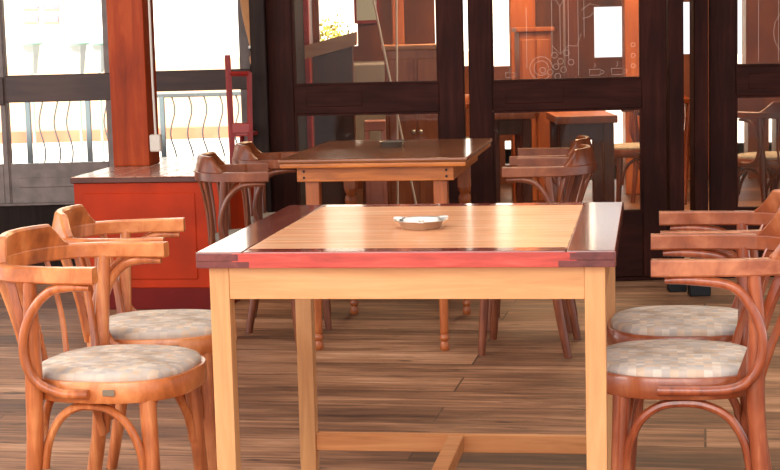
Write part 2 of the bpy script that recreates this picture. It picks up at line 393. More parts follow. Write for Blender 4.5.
    for x, yy in ((.132,.135),(-.138-sh*.8,.168)):
        bm = B()
        tube(bm, catmull([(x,-yy,.23),(x-.01,-yy*.9,.30),(x-.02,-yy*.62,.36),(x-.025,-yy*.3,.385),(x-.025,0,.388),(x-.025,yy*.3,.385),(x-.02,yy*.62,.36),(x-.01,yy*.9,.30),(x,yy,.23)],5), [.0105]*5, 9)
        finish('arch_brace', bm, lm, t)
    # back slats, the middle one wider and carved
    for ang, bx, by, sx, sy in ((-62,-.198-sb,-.190,-.136,-.164),(-38,-.256-sb,-.128,-.186,-.10),(0,-.286-sb,0,-.202,0),(38,-.256-sb,.128,-.186,.10),(62,-.198-sb,.190,-.136,.164)):
        aa = PI + math.radians(ang); w = .011 if ang else .025
        d = Vector((math.cos(aa), math.sin(aa), 0)); tn = Vector((-d.y, d.x, 0))
        bm = B(); rings = []
        for k in range(9):
            q = k/8; c = Vector((sx+(bx-sx)*q, sy+(by-sy)*q, .43+.262*q)) - d*.010*math.sin(PI*q)
            ww = w*(1+.12*math.cos(2*PI*q)); th = .0055
            rings.append([bm.verts.new(c+tn*ww*u+d*th*v) for u,v in ((-1,-.4),(-.8,-1),(.8,-1),(1,-.4),(1,.4),(.8,1),(-.8,1),(-1,.4))])
        for r1, r2 in zip(rings, rings[1:]):
            for k in range(8): bm.faces.new((r1[k], r1[(k+1)%8], r2[(k+1)%8], r2[k]))
        bm.faces.new(rings[0]); bm.faces.new(rings[-1])
        sp = finish('back_slat', bm, lm, t)
        if ang == 0:
            sp['label'] = 'wide carved middle slat'
            bm = B()
            for k in range(6):
                for sg in (-1, 1):
                    q = .2+.095*k
                    def P(qq, u):
                        c = Vector((sx+(bx-sx)*qq, sy+(by-sy)*qq, .43+.262*qq)) - d*.010*math.sin(PI*qq)
                        return c + tn*w*u - d*.006
                    tube(bm, [P(q, sg*.1), P(q+.06, sg*.45), P(q+.14, sg*.75)], .0022, 6)
            finish('carving', bm, lm, sp)
    return t

GF = 'bentwood armchairs at the front table'; GB = 'bentwood armchairs at the rear table'
cL1 = make_chair('orange-brown bentwood armchair at left of front table, nearest the camera, patchwork seat', MAT['chair'], MAT['chair_leg'], MAT['fabric'], GF, True)
cL1.location = (-.668,3.965,0); cL1.rotation_euler = (0,0,math.radians(-14))
copy_thing(cL1, (-.635,4.49,0), math.radians(0), 'orange-brown bentwood armchair left of front table, behind the nearest left one, before red box')
cR1 = make_chair('red-brown bentwood armchair at right of front table, nearest the camera, patchwork seat', MAT['rchair'], MAT['rchair_leg'], MAT['fabric'], GF, sh=.03, cs=.196, af=.06, ch=.062)
cR1.location = (.673,3.845,0); cR1.rotation_euler = (0,0,math.radians(171))
copy_thing(cR1, (.775,4.335,0), math.radians(171), 'red-brown bentwood armchair right of front table, behind the nearest right one')
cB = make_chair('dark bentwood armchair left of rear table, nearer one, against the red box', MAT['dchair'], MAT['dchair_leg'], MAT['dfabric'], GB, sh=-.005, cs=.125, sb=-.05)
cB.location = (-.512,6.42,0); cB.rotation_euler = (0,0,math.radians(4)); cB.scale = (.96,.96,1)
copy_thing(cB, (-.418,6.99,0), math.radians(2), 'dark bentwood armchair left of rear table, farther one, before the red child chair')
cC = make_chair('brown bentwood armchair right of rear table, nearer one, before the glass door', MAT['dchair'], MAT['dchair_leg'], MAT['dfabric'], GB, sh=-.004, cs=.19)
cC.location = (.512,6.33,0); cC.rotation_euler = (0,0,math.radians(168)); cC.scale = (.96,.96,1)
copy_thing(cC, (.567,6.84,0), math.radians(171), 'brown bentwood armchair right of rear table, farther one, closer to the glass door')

# ------------------------------------------------------------------ front table
W1, D1, Z1 = .94, .98, .76
t1 = thing('dining_table', 'large pale wooden table with dark red framed top at front, holding steel ashtray', 'table', (.1017,4.0941,0), -.1596)
hw, hd, th = W1/2, D1/2, .037
bs, bf = .108, .062
bm = B(); npl = 7
for k in range(npl):
    a = -hd+bf + (2*hd-2*bf)*k/npl; b_ = -hd+bf + (2*hd-2*bf)*(k+1)/npl
    box(bm, -hw+bs, hw-bs, a+.0004, b_-.0004, Z1-th, Z1-.0003, .0012, 1)
MAT['t1field'] = wood('oak_top_planks', (204,132,88), (232,166,120), (242,192,150), (2.5,26,26), rough=.24, coat=.3, grain=.6, big=2.5, coatr=.12, bump=.015)
finish('tabletop', bm, MAT['t1field'], t1)
def strip(x0,x1,y0,y1,m):
    bm = B(); box(bm, x0,x1,y0,y1,Z1-th,Z1,.004,2); return finish('border_strip', bm, m, t1)
strip(-hw, -hw+bs, -hd, hd, MAT['border_y']); strip(hw-bs, hw, -hd, hd, MAT['border_y'])
strip(-hw+bs, hw-bs, -hd, -hd+bf, MAT['border']); strip(-hw+bs, hw-bs, hd-bf, hd, MAT['border'])
bm = B(); box(bm, -hw+.085, hw-.085, -hd-.0025, -hd+.002, Z1-th+.001, Z1-.003, .001, 1)
finish('edge_band', bm, MAT['rededge'], t1)['label'] = 'bright red front edge'
for s in (-1, 1):
    bm = B()
    x0, x1 = sorted((s*(hw-.003), s*(hw-.10)))
    box(bm, x0, x1, -hd-.003, -hd+.002, Z1-.020, Z1-.004, .001, 1)
    x0, x1 = sorted((s*(hw-.003), s*(hw-.125)))
    box(bm, x0, x1, -hd-.003, -hd+.002, Z1-th+.001, Z1-.0215, .001, 1)
    finish('corner_joint', bm, MAT['darkjoint'], t1)['label'] = 'dark finger joint at the corner'
li, lw = .024, .046
for sx in (-1, 1):
    for sy in (-1, 1):
        x = sx*(hw-li-lw/2); y = sy*(hd-li-lw/2)
        bm = B(); box(bm, x-lw/2, x+lw/2, y-lw/2, y+lw/2, 0, Z1-th, .003, 2)
        finish('leg', bm, MAT['pine_v'], t1)
ax = hw-li-lw; ay = hd-li-lw
for s in (-1, 1):
    bm = B(); y = s*(hd-li-.014); box(bm, -ax, ax, y-.012, y+.012, Z1-th-.074, Z1-th, .001, 1); finish('apron', bm, MAT['pine'], t1)
    bm = B(); x = s*(hw-li-.014); box(bm, x-.012, x+.012, -ay, ay, Z1-th-.074, Z1-th, .001, 1); finish('apron', bm, MAT['pine'], t1)
    bm = B(); y = s*(hd-li-lw/2); box(bm, -ax, ax, y-.014, y+.014,   .064, .113, .002, 1); finish('stretcher', bm, MAT['pine_d'], t1)
bm = B(); box(bm, -.022, .022, -ay-lw/2+.014-.0, ay+lw/2-.014,   .070, .1135, .002, 1); finish('stretcher', bm, MAT['pine_d'], t1)

def ashtray(name, label, loc, mat, r):
    bm = B()
    lathe(bm, [(0,.003),(r*.62,.003),(r*.70,.006),(r*.84,.020),(r*1.0,.0225),(r*1.02,.0215),(r*1.0,.0205),(r*.86,.0175),(r*.73,.002),(r*.68,0),(0,0)], 36)
    o = finish(name, bm, mat, loc=loc, angle=60)
    return tag(o, label, 'ashtray')
at1 = ashtray('ashtray', 'round steel ashtray with wide rim on the pale front table', (.077,4.03,Z1), MAT['steel'], .066)
for k in range(3):
    a = k*2*PI/3+.5; c = Vector((math.cos(a)*.062, math.sin(a)*.062, .0228)); tt = Vector((math.cos(a), math.sin(a), 0)); nn = Vector((-tt.y, tt.x, 0))
    bm = B(); sweep(bm, [c-tt*.012, c+tt*.012], lambda q: [(-.008,0),(-.005,.003),(-.003,0),(.003,0),(.005,.003),(.008,0),(.008,-.002),(-.008,-.002)])
    finish('cigarette_rest', bm, MAT['steel'], at1)

# ------------------------------------------------------------------ rear table
W2, D2 = .728, 1.03
t2 = thing('dining_table', 'smaller brown varnished table with turned legs at rear, before the doors', 'table', (.0177,6.7596,0), -.1565)
hw2, hd2 = W2/2, D2/2
bm = B(); box(bm, -hw2, hw2, -hd2, hd2, .744, .76, .005, 2); finish('tabletop', bm, MAT['t2top'], t2)
bm = B(); box(bm, -hw2+.006, hw2-.006, -hd2+.006, hd2-.006, .7255, .744, .004, 2); finish('top_frame', bm, MAT['t2apron'], t2)
a2x, a2y = .305, .44
for s in (-1, 1):
    bm = B(); box(bm, -a2x, a2x, s*a2y-.012, s*a2y+.012, .668, .7255, .002, 1); ap = finish('apron', bm, MAT['t2apron'], t2)
    if s < 0:
        for px_ in (-1, 1):
            for pz in (.684, .708):
                bm = B(); lathe(bm, [(0,0),(.005,0),(.005,.003),(0,.003)], 10)
                bmesh.ops.rotate(bm, verts=bm.verts, cent=(0,0,0), matrix=Matrix.Rotation(PI/2, 3, 'X'))
                bmesh.ops.translate(bm, verts=bm.verts, vec=(px_*(a2x-.028), s*a2y-.0115, pz))
                finish('peg', bm, MAT['peg'], ap)
    bm = B(); box(bm, s*(a2x-.012)-.011, s*(a2x-.012)+.011, -a2y+.012, a2y-.012, .668, .7255, .002, 1); finish('apron', bm, MAT['t2apron'], t2)
legprof = [(0,0),(.014,0),(.018,.006),(.0185,.02),(.015,.032),(.013,.036),(.019,.044),(.020,.052),(.014,.062),(.0145,.066),(.018,.072),(.0165,.082),(.0195,.30),(.0235,.46),(.022,.475),(.018,.482),(.027,.495),(.0285,.51),(.026,.522),(.019,.53),(.021,.536),(.028,.546),(.028,.558),(.0,.56)]
for sx in (-1, 1):
    for sy in (-1, 1):
        x, y = sx*.25, sy*.405
        bm = B(); lathe(bm, legprof, 20, (x,y,0)); box(bm, x-.027, x+.027, y-.027, y+.027, .556, .7255, .003, 1)
        finish('turned_leg', bm, MAT['t2leg'], t2)
ashtray('ashtray', 'small dark ashtray on the brown varnished rear table', (.018,6.87,.76), MAT['ash'], .062)

# ------------------------------------------------------------------ setting: floor, ceiling, shell
bm = B(); box(bm, -4, 5, -1.5, 8.0, -.1, 0); box(bm, -4, -.6, 8.0, 9.05, -.1, 0)
struct(finish('floor', bm, MAT['floor']))
bm = B(); box(bm, -.6, 6, 8.0, 13.2, -.1, -.004)
struct(finish('floor_inside', bm, MAT['infloor']))
bm = B(); box(bm, -5, 6, 1.2, 9.06, 2.75, 2.85); box(bm, -.62, 6, 9.06, 13.2, 2.75, 2.85)
struct(finish('ceiling', bm, MAT['ceil']))

def wall_holes(name, x0, x1, z0, z1, y, thick, holes, mat):
    xs = sorted({x0,x1,*[h[0] for h in holes],*[h[1] for h in holes]}); zs = sorted({z0,z1,*[h[2] for h in holes],*[h[3] for h in holes]})
    bm = B()
    for a, b in zip(xs, xs[1:]):
        for c, d in zip(zs, zs[1:]):
            mx, mz = (a+b)/2, (c+d)/2
            if not any(h[0] < mx < h[1] and h[2] < mz < h[3] for h in holes): box(bm, a, b, y, y+thick, c, d)
    return struct(finish(name, bm, mat))

# ------------------------------------------------------------------ folding glazed doors
def door(name, pl, pr, zr1, zr0, gl, gr, zbot, etch=None):
    "pl, pr: left/right edge in plan; gl, gr: width of the stiles"
    d = Vector((pr[0]-pl[0], pr[1]-pl[1], 0)); w = d.length; ang = math.atan2(d.y, d.x)
    t = .022
    bm = B()
    for a, b in ((0, gl), (w-gr, w)): box(bm, a, b, -t, t, .02, 2.2, .004, 1)
    o = struct(finish(name, bm, MAT['door'], loc=(pl[0], pl[1], 0), rotz=ang))
    for z0, z1, nm in ((zr0, zr1, 'middle_rail'), (2.08, 2.2, 'top_rail'), (.02, zbot, 'bottom_rail')):
        bm = B(); box(bm, gl, w-gr, -t*.9, t*.9, z0, z1, .004, 1)
        if nm == 'middle_rail': box(bm, gl+.06, gl+.34, -t*.9-.004, -t*.5, z0+.035, z1-.035, .003, 1)
        finish(nm, bm, MAT['doorh'], o)
    for z0, z1 in ((zbot, zr0), (zr1, 2.08)):
        bm = B()
        e = .009
        box(bm, gl, gl+e, -t*.7, t*.7, z0, z1); box(bm, w-gr-e, w-gr, -t*.7, t*.7, z0, z1); box(bm, gl+e, w-gr-e, -t*.7, t*.7, z0, z0+e); box(bm, gl+e, w-gr-e, -t*.7, t*.7, z1-e, z1)
        finish('glazing_bead', bm, MAT['door'], o)
        bm = B(); box(bm, gl+.004, w-gr-.004, -.002, .002, z0+.003, z1-.003)
        gp = finish('glass_pane', bm, MAT['glass'], o)
        if etch and z0 > .5:
            bm = B(); etch(bm, gl, w-gr, z0); finish('etched_drawing', bm, MAT['etch'], gp)
    return o, w, ang
def etch_cups(bm, x0, x1, z):
    y = -.004; r = .0009
    def ln(pts): tube(bm, [(p[0], y, p[1]) for p in pts], r, 5)
    W = x1-x0
    def P(u, v): return (x0+u*W, z+v)      # v in metres above the rail
    def cup(u, v, s):
        c = P(u, v)
        ln([(c[0]-s, c[1]+s), (c[0]-s*.9, c[1]), (c[0]+s*.8, c[1]), (c[0]+s, c[1]+s), (c[0]-s, c[1]+s)])
        ln([(c[0]+s, c[1]+s*.8), (c[0]+s*1.5, c[1]+s*.7), (c[0]+s*1.45, c[1]+s*.3), (c[0]+s*.9, c[1]+s*.15)])
        ln([(c[0]-s*.2, c[1]+s*1.3), (c[0]+s*.1, c[1]+s*1.7), (c[0]-s*.1, c[1]+s*2.1)])
    cup(.69, .02, .028); cup(.84, .02, .03); cup(.12, .02, .022)
    for k, (u, v) in enumerate(((.42,.10),(.46,.07),(.50,.11),(.43,.045),(.48,.03),(.53,.065),(.39,.02),(.44,.0),(.34,.03))):
        c = P(u, v+.02); ln([(c[0]+.014*math.cos(a*PI/5), c[1]+.014*math.sin(a*PI/5)) for a in range(11)])
    for c0, rr in ((P(.33,.06), .055), (P(.33,.06), .035)):
        ln([(c0[0]+rr*math.cos(a*PI/8), c0[1]+rr*math.sin(a*PI/8)) for a in range(15)])
    for u, v0, v1 in ((.405,.12,.9),(.515,.10,.9),(.46,.13,.36),(.58,.02,.9),(.62,.2,.9),(.235,.06,.35)):
        a, b = P(u, v0), P(u, v1); ln([a, b])
    ln([P(.405,.40), P(.44,.375), P(.46,.35), P(.48,.375), P(.515,.40)])
    ln([P(.405,.165), P(.46,.125), P(.515,.165), P(.57,.16), P(.60,.22)])
    ln([P(.60,.33), P(.66,.36), P(.72,.35), P(.66,.30), P(.61,.29)])
    for v in (.06,.11,.16): 
        c = P(.945, v); ln([(c[0]+.010*math.cos(a*PI/5), c[1]+.010*math.sin(a*PI/5)) for a in range(11)])
def etch_lines(bm, x0, x1, z):
    y = -.004
    def ln(pts): tube(bm, [(p[0], y, p[1]) for p in pts], .0009, 5)
    for u in (.16, .30, .72): ln([(x0+u*(x1-x0), z+.02), (x0+u*(x1-x0), z+.9)])
    for rr in (.08, .14): ln([(x0+.32+rr*math.cos(PI/2+a*PI/10), z+.16+rr*math.sin(PI/2+a*PI/10)) for a in range(11)])
def pt(px, Y): p = at(px, 90, Y); return (p.x, p.y)
dl = 8.13; dm = 7.97; dr = 7.94
d1L, d1R = pt(269, dl), pt(464.5, dm)
d2L, d2R = pt(469, dm), pt(666, dr)
z1 = at(366, 84, (dl+dm)/2).z; z0 = at(366, 113, (dl+dm)/2).z
door('door_1', d1L, d1R, z1, z0, .128, .122, .36, None)
z1 = at(567, 80, (dm+dr)/2).z; z0 = at(567, 109.5, (dm+dr)/2).z
zb = at(567, 213, 7.95).z
door('door_2', d2L, d2R, z1, z0, .112, .117, zb, etch_cups)
d3L, d3R = pt(709, 8.12), pt(905, 7.97)
z1 = at(757, 65.5, 8.1).z; z0 = at(757, 95.5, 8.1).z
door('door_3', d3L, d3R, z1, z0, .128, .12, .32, etch_lines)
# posts between and beside the doors
def post(name, p0, p1, y0, y1, mat, z1=2.75):
    bm = B(); box(bm, p0, p1, y0, y1, 0, z1, .004, 1); return struct(finish(name, bm, mat))
post('trim_1', pt(253,8.1)[0], pt(268,8.1)[0], 8.03, 8.18, MAT['post'])
post('trim_2', pt(667.5,7.96)[0], pt(682.5,7.96)[0], 7.92, 8.02, MAT['door'])
post('trim_3', pt(692.5,8.06)[0], pt(706.5,8.06)[0], 8.02, 8.14, MAT['door'])
bm = B(); box(bm, -.65, 3.2, 7.9, 8.2, 2.22, 2.75); struct(finish('trim_4', bm, MAT['doorh']))
bm = B(); box(bm, -.62, 3.2, 7.925, 8.16, 0, .018, .004, 1); struct(finish('trim_5', bm, MAT['doorh']))

# ------------------------------------------------------------------ left outside wall with two windows
WY = 9.0
def wx(px, py=90): return at(px, py, WY).x
def wz(px, py): return at(px, py, WY).z
def window(name, xl, xr, pane_up, rail, pane_lo, sill, fl, fr_):
    "xl,xr outer edges; fl, fr_: jamb widths; rail=(z0,z1) ; pane_lo bottom ; sill = z of sill"
    bm = B(); y0, y1 = WY-.03, WY+.03
    box(bm, xl, xl+fl, y0, y1, sill, 2.5, .004, 1); box(bm, xr-fr_, xr, y0, y1, sill, 2.5, .004, 1)
    box(bm, xl+fl, xr-fr_, y0, y1, sill, pane_lo, .004, 1); box(bm, xl+fl, xr-fr_, y0, y1, 2.4, 2.5, .004, 1)
    o = struct(finish(name, bm, MAT['frame']))
    bm = B(); box(bm, xl+.004, xr-.004, y0-.012, y1-.005, rail[0], rail[1], .004, 1)
    finish('middle_rail', bm, MAT['framedark'], o)
    for a, b in ((pane_lo, rail[0]), (rail[1], 2.4)):
        bm = B(); box(bm, xl+fl-.004, xr-fr_+.004, WY-.003, WY+.003, a-.003, b+.003); finish('glass_pane', bm, MAT['wglass'], o)
    bm = B(); box(bm, xl+fl+.04, xr-fr_-.03, y0-.006, y0+.004, sill+.09, pane_lo-.075, .003, 1); finish('recessed_panel', bm, MAT['frame'], o)
    return o
xA0, xA1 = wx(-96), wx(118)
window('window_1', xA0, wx(6), None, (wz(-30,106), wz(-30,78)), wz(50,163), wz(50,203), wx(0)-wx(-9), wx(6)-wx(0.5))
window('window_1', wx(6)+.001, xA1, None, (wz(50,101.5), wz(50,74.5)), wz(50,163), wz(50,203), .008, wx(118)-wx(106))
window('window_2', wx(140), wx(252), None, (wz(196,90.5), wz(196,70)), wz(196,159), wz(50,203), wx(151.5)-wx(140), wx(252)-wx(241))
bm = B(); box(bm, -5, wx(118), WY-.05, WY+.06, 0, wz(50,203)); box(bm, wx(118), -.44, WY-.03, WY+.06, 0, wz(50,203)); box(bm, wx(252), -.44, WY-.03, WY+.05, wz(50,203), 2.5); box(bm, -5, wx(-96), WY-.03, WY+.05, wz(50,203), 2.75); box(bm, wx(-96), -.44, WY-.03, WY+.05, 2.5, 2.75)
box(bm, wx(118), wx(140), WY-.02, WY+.05, wz(50,203), 2.5)
struct(finish('wall_left', bm, MAT['post']))
bm = B(); box(bm, -5, wx(118), WY-.075, WY-.02, wz(50,203)-.004, wz(50,203)+.008, .003, 1); struct(finish('trim_6', bm, MAT['frame']))
bm = B(); box(bm, -.50, -.44, 8.19, 9.06, 0, 2.75); struct(finish('wall_back', bm, MAT['post']))

# ------------------------------------------------------------------ red storage box, orange post, junction box
byaw = -.155
rb = thing('storage_box', 'orange-red painted storage box with plank top, under the left windows', 'storage box', (-1.45,7.497,0), byaw)
bw, bd, bh = .72, 1.15, .612
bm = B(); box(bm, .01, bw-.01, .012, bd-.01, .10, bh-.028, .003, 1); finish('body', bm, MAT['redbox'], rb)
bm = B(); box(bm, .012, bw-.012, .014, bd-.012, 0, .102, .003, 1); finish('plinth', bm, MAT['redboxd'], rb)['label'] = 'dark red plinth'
bm = B(); box(bm, .0, bw, 0, bd, bh-.028, bh-.003, .003, 1); finish('top_edge', bm, MAT['boxedge'], rb)
bm = B()
for k in range(7):
    a = bw*k/7
    box(bm, a+.002, a+bw/7-.002, .002, bd-.002, bh-.004, bh, .0015, 1)
MAT['boxtop'] = wood('bench_top_planks', (160,104,84), (206,150,126), (232,186,164), (30,3,30), rough=.25, coat=.4, grain=.6)
finish('top_boards', bm, MAT['boxtop'], rb)
bm = B(); box(bm, .05, bw-.14, .006, .014, .14, bh-.075, .004, 1); finish('front_panel', bm, MAT['redbox'], rb)
pc = at(134, 158, 8.05)
pw = .092
bm = B(); box(bm, -pw, pw, -pw, pw, 0, 2.14, .008, 2)
op = tag(finish('wooden_post', bm, MAT['orangepost'], loc=(pc.x+.0, 8.14, bh), rotz=-.155), 'square orange-stained wooden post standing on the red storage box', 'post')
jb = at(152, 143, 8.05)
bm = B(); box(bm, -.028,.028,-.02,.02,-.042,.042,.008,3); 
t = tag(finish('junction_box', bm, MAT['plastic'], loc=(pc.x+pw+.020, 8.03+.01, jb.z), rotz=-.155), 'small ivory plastic junction box on the orange post', 'junction box')
bm = B(); tube(bm, [(.0,0,.04),(-.004,.0,.3),(-.004,0,1.4)], .006, 8); finish('cable', bm, MAT['plastic'], t)

# ------------------------------------------------------------------ red high chair and folded parasol
ry = 7.93
hc = thing('child_chair', 'narrow red wooden child chair standing on the right end of the storage box', 'chair', (-.697,ry,bh), -.155)
def hbar(a, b, r, nm):
    bm = B(); tube(bm, [a, b], r, 4); finish(nm, bm, MAT['redchair'], hc, 30)
hbar((-.058,0,.53), (-.046,-.02,0), .015, 'back_post'); hbar((.046,0,.445), (.040,-.02,0), .013, 'back_post')
hbar((-.055,0,.44), (.05,0,.438), .012, 'top_rail')
bm = B(); box(bm, -.055, .052, -.02, .012, .155, .205, .004, 1); finish('back_rail', bm, MAT['redchair'], hc)
bm = B(); box(bm, -.056, .052, -.012, .19, .14, .158, .005, 2); finish('seat', bm, MAT['redchair'], hc)
for x in (-.046, .042): hbar((x,.175,.142), (x,.18,0), .012, 'leg')

pu = thing('parasol', 'closed tan canvas parasol hanging beside the window, tied with white cord', 'parasol')
py_ = 8.55
bm = B(); rings = []
for px_, yy, r in ((243,-60,.075),(246,-20,.058),(248,15,.040),(250,38,.022),(251,48,.013),(251.5,62,.018)):
    p = at(px_+2, yy, py_); rings.append((p, r))
pts = [p for p,_ in rings]
tube(bm, catmull(pts,4), [r for _,r in rings], 12); cn = finish('canopy', bm, MAT['canvas'], pu)
p = at(252,47,py_); bm = B(); lathe(bm, [(.012,-.008),(.018,-.006),(.018,.006),(.012,.008)], 12, tuple(p)); finish('tie', bm, MAT['white'], pu)
p = at(253,64,py_); top = at(246,-160,py_)
bm = B(); tube(bm, [p, at(252,56,py_)], .016, 10); finish('pole_end', bm, MAT['tanwood'], pu)
bm = B(); tube(bm, [at(243,-60,py_), (at(243,-60,py_).x-.03, py_, 2.75)], .012, 10); finish('pole', bm, MAT['tanwood'], pu)

# two dark feet on the floor by the doors
for (a, b_, c, y, lb) in ((669,687,8,7.55,'left'), (690,711,13,7.42,'right')):
    p0 = at(a, 285, y); p1 = at(b_, 285, y)
    bm = B(); box(bm, p0.x, p1.x, y, y+.07, 0, c/1650*y*1.0, .004, 1); box(bm, p0.x+.01, p1.x-.01, y+.01, y+.06, c/1650*y-.002, c/1650*y+.006, .002, 1)
    tag(finish('floor_weight', bm, MAT['darkmetal']), 'black metal block on the floor by the doors, %s' % ('smaller left one' if lb=='left' else 'larger right one, nearer the camera'), 'weight', 'black floor blocks')

# ------------------------------------------------------------------ outside, left: railing, street, building, lanterns
bm = B(); box(bm, -30, 30, 9.06, 60, -.12, -.02); 
struct(finish('ground_outside', bm, MAT['paving']))
RY = 10.3
def railing(label, x0, x1, bars, posts, ztop):
    t = thing('iron_railing', label, 'railing', ((x0+x1)/2, RY, -.02)); ox = (x0+x1)/2
    bm = B(); box(bm, x0-ox, x1-ox, -.012, .012, ztop-.005, ztop+.02, .003, 1); finish('top_rail', bm, MAT['iron'], t)
    bm = B(); box(bm, x0-ox, x1-ox, -.01, .01, .10, .12, .003, 1); finish('bottom_rail', bm, MAT['iron'], t)
    for x in bars:
        bm = B(); n = 14
        tube(bm, catmull([(x-ox+.016*math.sin(k/n*PI*5), 0, .11+(ztop-.11)*k/n) for k in range(n+1)], 3), .0052, 7); finish('wavy_bar', bm, MAT['iron'], t)
    for x in posts:
        bm = B(); box(bm, x-ox-.016, x-ox+.016, -.014, .014, 0, ztop, .003, 1); finish('post', bm, MAT['ironpost'], t)
    return t
def rx(px): return at(px, 130, RY).x
railing('grey iron railing with wavy bars outside the left window', rx(-60), rx(122), [rx(p) for p in (-48,-34,-20,-5,8,42,57,69.5,107)], [rx(29),rx(89)], at(50,74,RY).z-.02)
railing('grey iron railing with wavy bars outside the window right of the orange post', rx(136), rx(262), [rx(p) for p in (173,190,205,221,237)], [rx(163)], at(196,96,RY).z+.02)
# far kerb wall and building
wallY = 20
zt = at(50,104,wallY).z
bm = B(); box(bm, -9, 1.0, wallY, wallY+.2, -.02, zt+.5); o = finish('garden_wall', bm, MAT['cream'])
tag(o, 'low cream plastered wall across the street', 'wall')
zb2 = at(50,138,wallY).z; zb3 = at(50,131,wallY).z
bm = B(); box(bm, -9, 1.0, wallY-.03, wallY, -.02, zb3); finish('plinth', bm, MAT['creamb'], o)
bd_ = thing('building', 'pale plastered building with shuttered window across the street', 'building', (0,24,0))
bm = B(); box(bm, -14, 3, 0, 3, -.02, 7); finish('wall', bm, MAT['facade'], bd_)
p0, p1 = at(18,0,24), at(66,40,24)
bm = B(); box(bm, p0.x, p1.x, -.03, .0, p1.z-.2, p0.z+2, .01, 1); finish('window_surround', bm, MAT['orangeband'], bd_)
for a, b_ in ((23,39),(43,59)):
    for c, d in ((4,9),(15,22)):
        q0, q1 = at(a,c,23.97), at(b_,d,23.97)
        bm = B(); box(bm, q0.x, q1.x, -.05, -.028, q1.z, q0.z, .005, 1); finish('shutter', bm, MAT['shutter'], bd_)
for k, (px_, w_, lb) in enumerate(((30,1.,'leftmost'),(77,1.,'middle'),(98,.9,'rightmost'))):
    Y = 14.5 + (.9 if k == 2 else 0); c = at(px_, 45, Y); s = w_*.95
    t = thing('street_lantern', 'pale green street lantern beyond the railing, %s of three' % lb, 'street lamp', (c.x, Y, -.02), group='street lanterns beyond the railing'); z = c.z+.02
    bm = B(); lathe(bm, [(.0,z-.25),(.05*s,z-.25),(.09*s,z+.0),(.0,z+.0)], 6); finish('lamp_glass', bm, MAT['lanternglass'], t)
    bm = B(); lathe(bm, [(.11*s,z),(.115*s,z+.015),(.10*s,z+.025),(.075*s,z+.06),(.05*s,z+.085),(.0,z+.10)], 16); lathe(bm, [(0,z+.09),(.012,z+.095),(.012,z+.12),(0,z+.135)], 8); finish('lamp_cap', bm, MAT['lantern'], t)
    bm = B(); tube(bm, [(0,0,0),(0,0,z-.25)], [.014,.012], 10); finish('pole', bm, MAT['lantern'], t)

# ------------------------------------------------------------------ room behind the doors
BY = 13.0
def hole(pxa, pya, pxb, pyb):
    a = at(pxa, pya, BY); b = at(pxb, pyb, BY); return (a.x, b.x, b.z, a.z)
holes = [hole(316,-70,358,46), hole(488,-70,515,66), hole(594,7,626,57), hole(683,2,694,54), hole(459,-70,473,66), hole(586,-90,628,-28), hole(433.5,-40,440,68), hole(730,-70,746,64), hole(505,141,518,165), hole(546,108,645,190), hole(732,112,748,212), hole(769,116,776,190)]  # high hole over the third window is added, unseen, for its tabletop reflection
wall_holes('wall_far', -.62, 6, -.1, 2.75, BY, .15, holes, MAT['plaster_in'])
bm = B(); box(bm, 5.9, 6.0, 8.0, 13.1, -.1, 2.75); box(bm, 3.2, 6, 8.0, 8.1, -.1, 2.75); struct(finish('wall_right', bm, MAT['plaster_in']))
bm = B(); box(bm, -.62, -.56, 9.06, 13.0, -.1, 2.75); struct(finish('wall_inside', bm, MAT['plaster_in']))
bm = B(); box(bm, -2, 8, 13.15, 17, -.1, -.02); struct(finish('terrace', bm, MAT['greystone']))
def inpost(pxa, pxb, Y, lab, mat):
    a, b_ = at(pxa,60,Y), at(pxb,60,Y)
    bm = B(); box(bm, a.x, b_.x, Y, Y+.15, -.004, 2.75, .005, 1)
    bm2 = None
    return tag(finish('column', bm, mat), lab, 'column', 'columns inside the room')
inpost(288, 310, 10.6, 'reddish-brown column seen at left through the left glass door', MAT['redchair'])
inpost(511, 536, 11.6, 'brown wooden column beside the bright window in the middle door', MAT['barwood'])
inpost(566, 578, 10.9, 'slim dark brown column in the centre of the middle door', MAT['browntable'])
inpost(625, 645, 12.0, 'brown wooden column at right edge of the middle door', MAT['barwood'])
inpost(393, 405, 11.3, 'orange-brown column seen at right of the left glass door', MAT['barwood'])
def cabinet(pxa, pxb, py, Y, depth, lab, mat, topm):
    a, b_ = at(pxa,py,Y), at(pxb,py,Y); w = b_.x-a.x; h = a.z
    t = thing('cabinet', lab, 'cabinet', (a.x, Y, -.004))
    bm = B(); box(bm, 0, w, 0, depth, 0, h-.03, .004, 1); finish('body', bm, mat, t)
    bm = B(); box(bm, -.02, w+.02, -.02, depth+.01, h-.03, h, .006, 2); finish('top', bm, topm, t)
    for k in range(2):
        bm = B(); box(bm, w*(.05+.47*k), w*(.48+.47*k), -.014, .0, .08, h-.08, .006, 1); dd = finish('door', bm, mat, t)
        bm = B(); lathe(bm, [(0,0),(.012,.004),(.014,.012),(.008,.02),(0,.022)], 10)
        bmesh.ops.rotate(bm, verts=bm.verts, cent=(0,0,0), matrix=Matrix.Rotation(PI/2,3,'X')); bmesh.ops.translate(bm, verts=bm.verts, vec=(w*(.44 if k==0 else .56), -.014, h*.55)); finish('knob', bm, MAT['steel'], dd)
    return t
cabinet(384, 446, 45, 9.9, .5, 'orange-brown wooden cabinet inside, behind the left glass door', MAT['barwood'], MAT['tanwood'])
cabinet(519, 551, 27, 11.0, .4, 'tall orange-brown cabinet inside, behind the middle glass door', MAT['barwood'], MAT['barwood'])
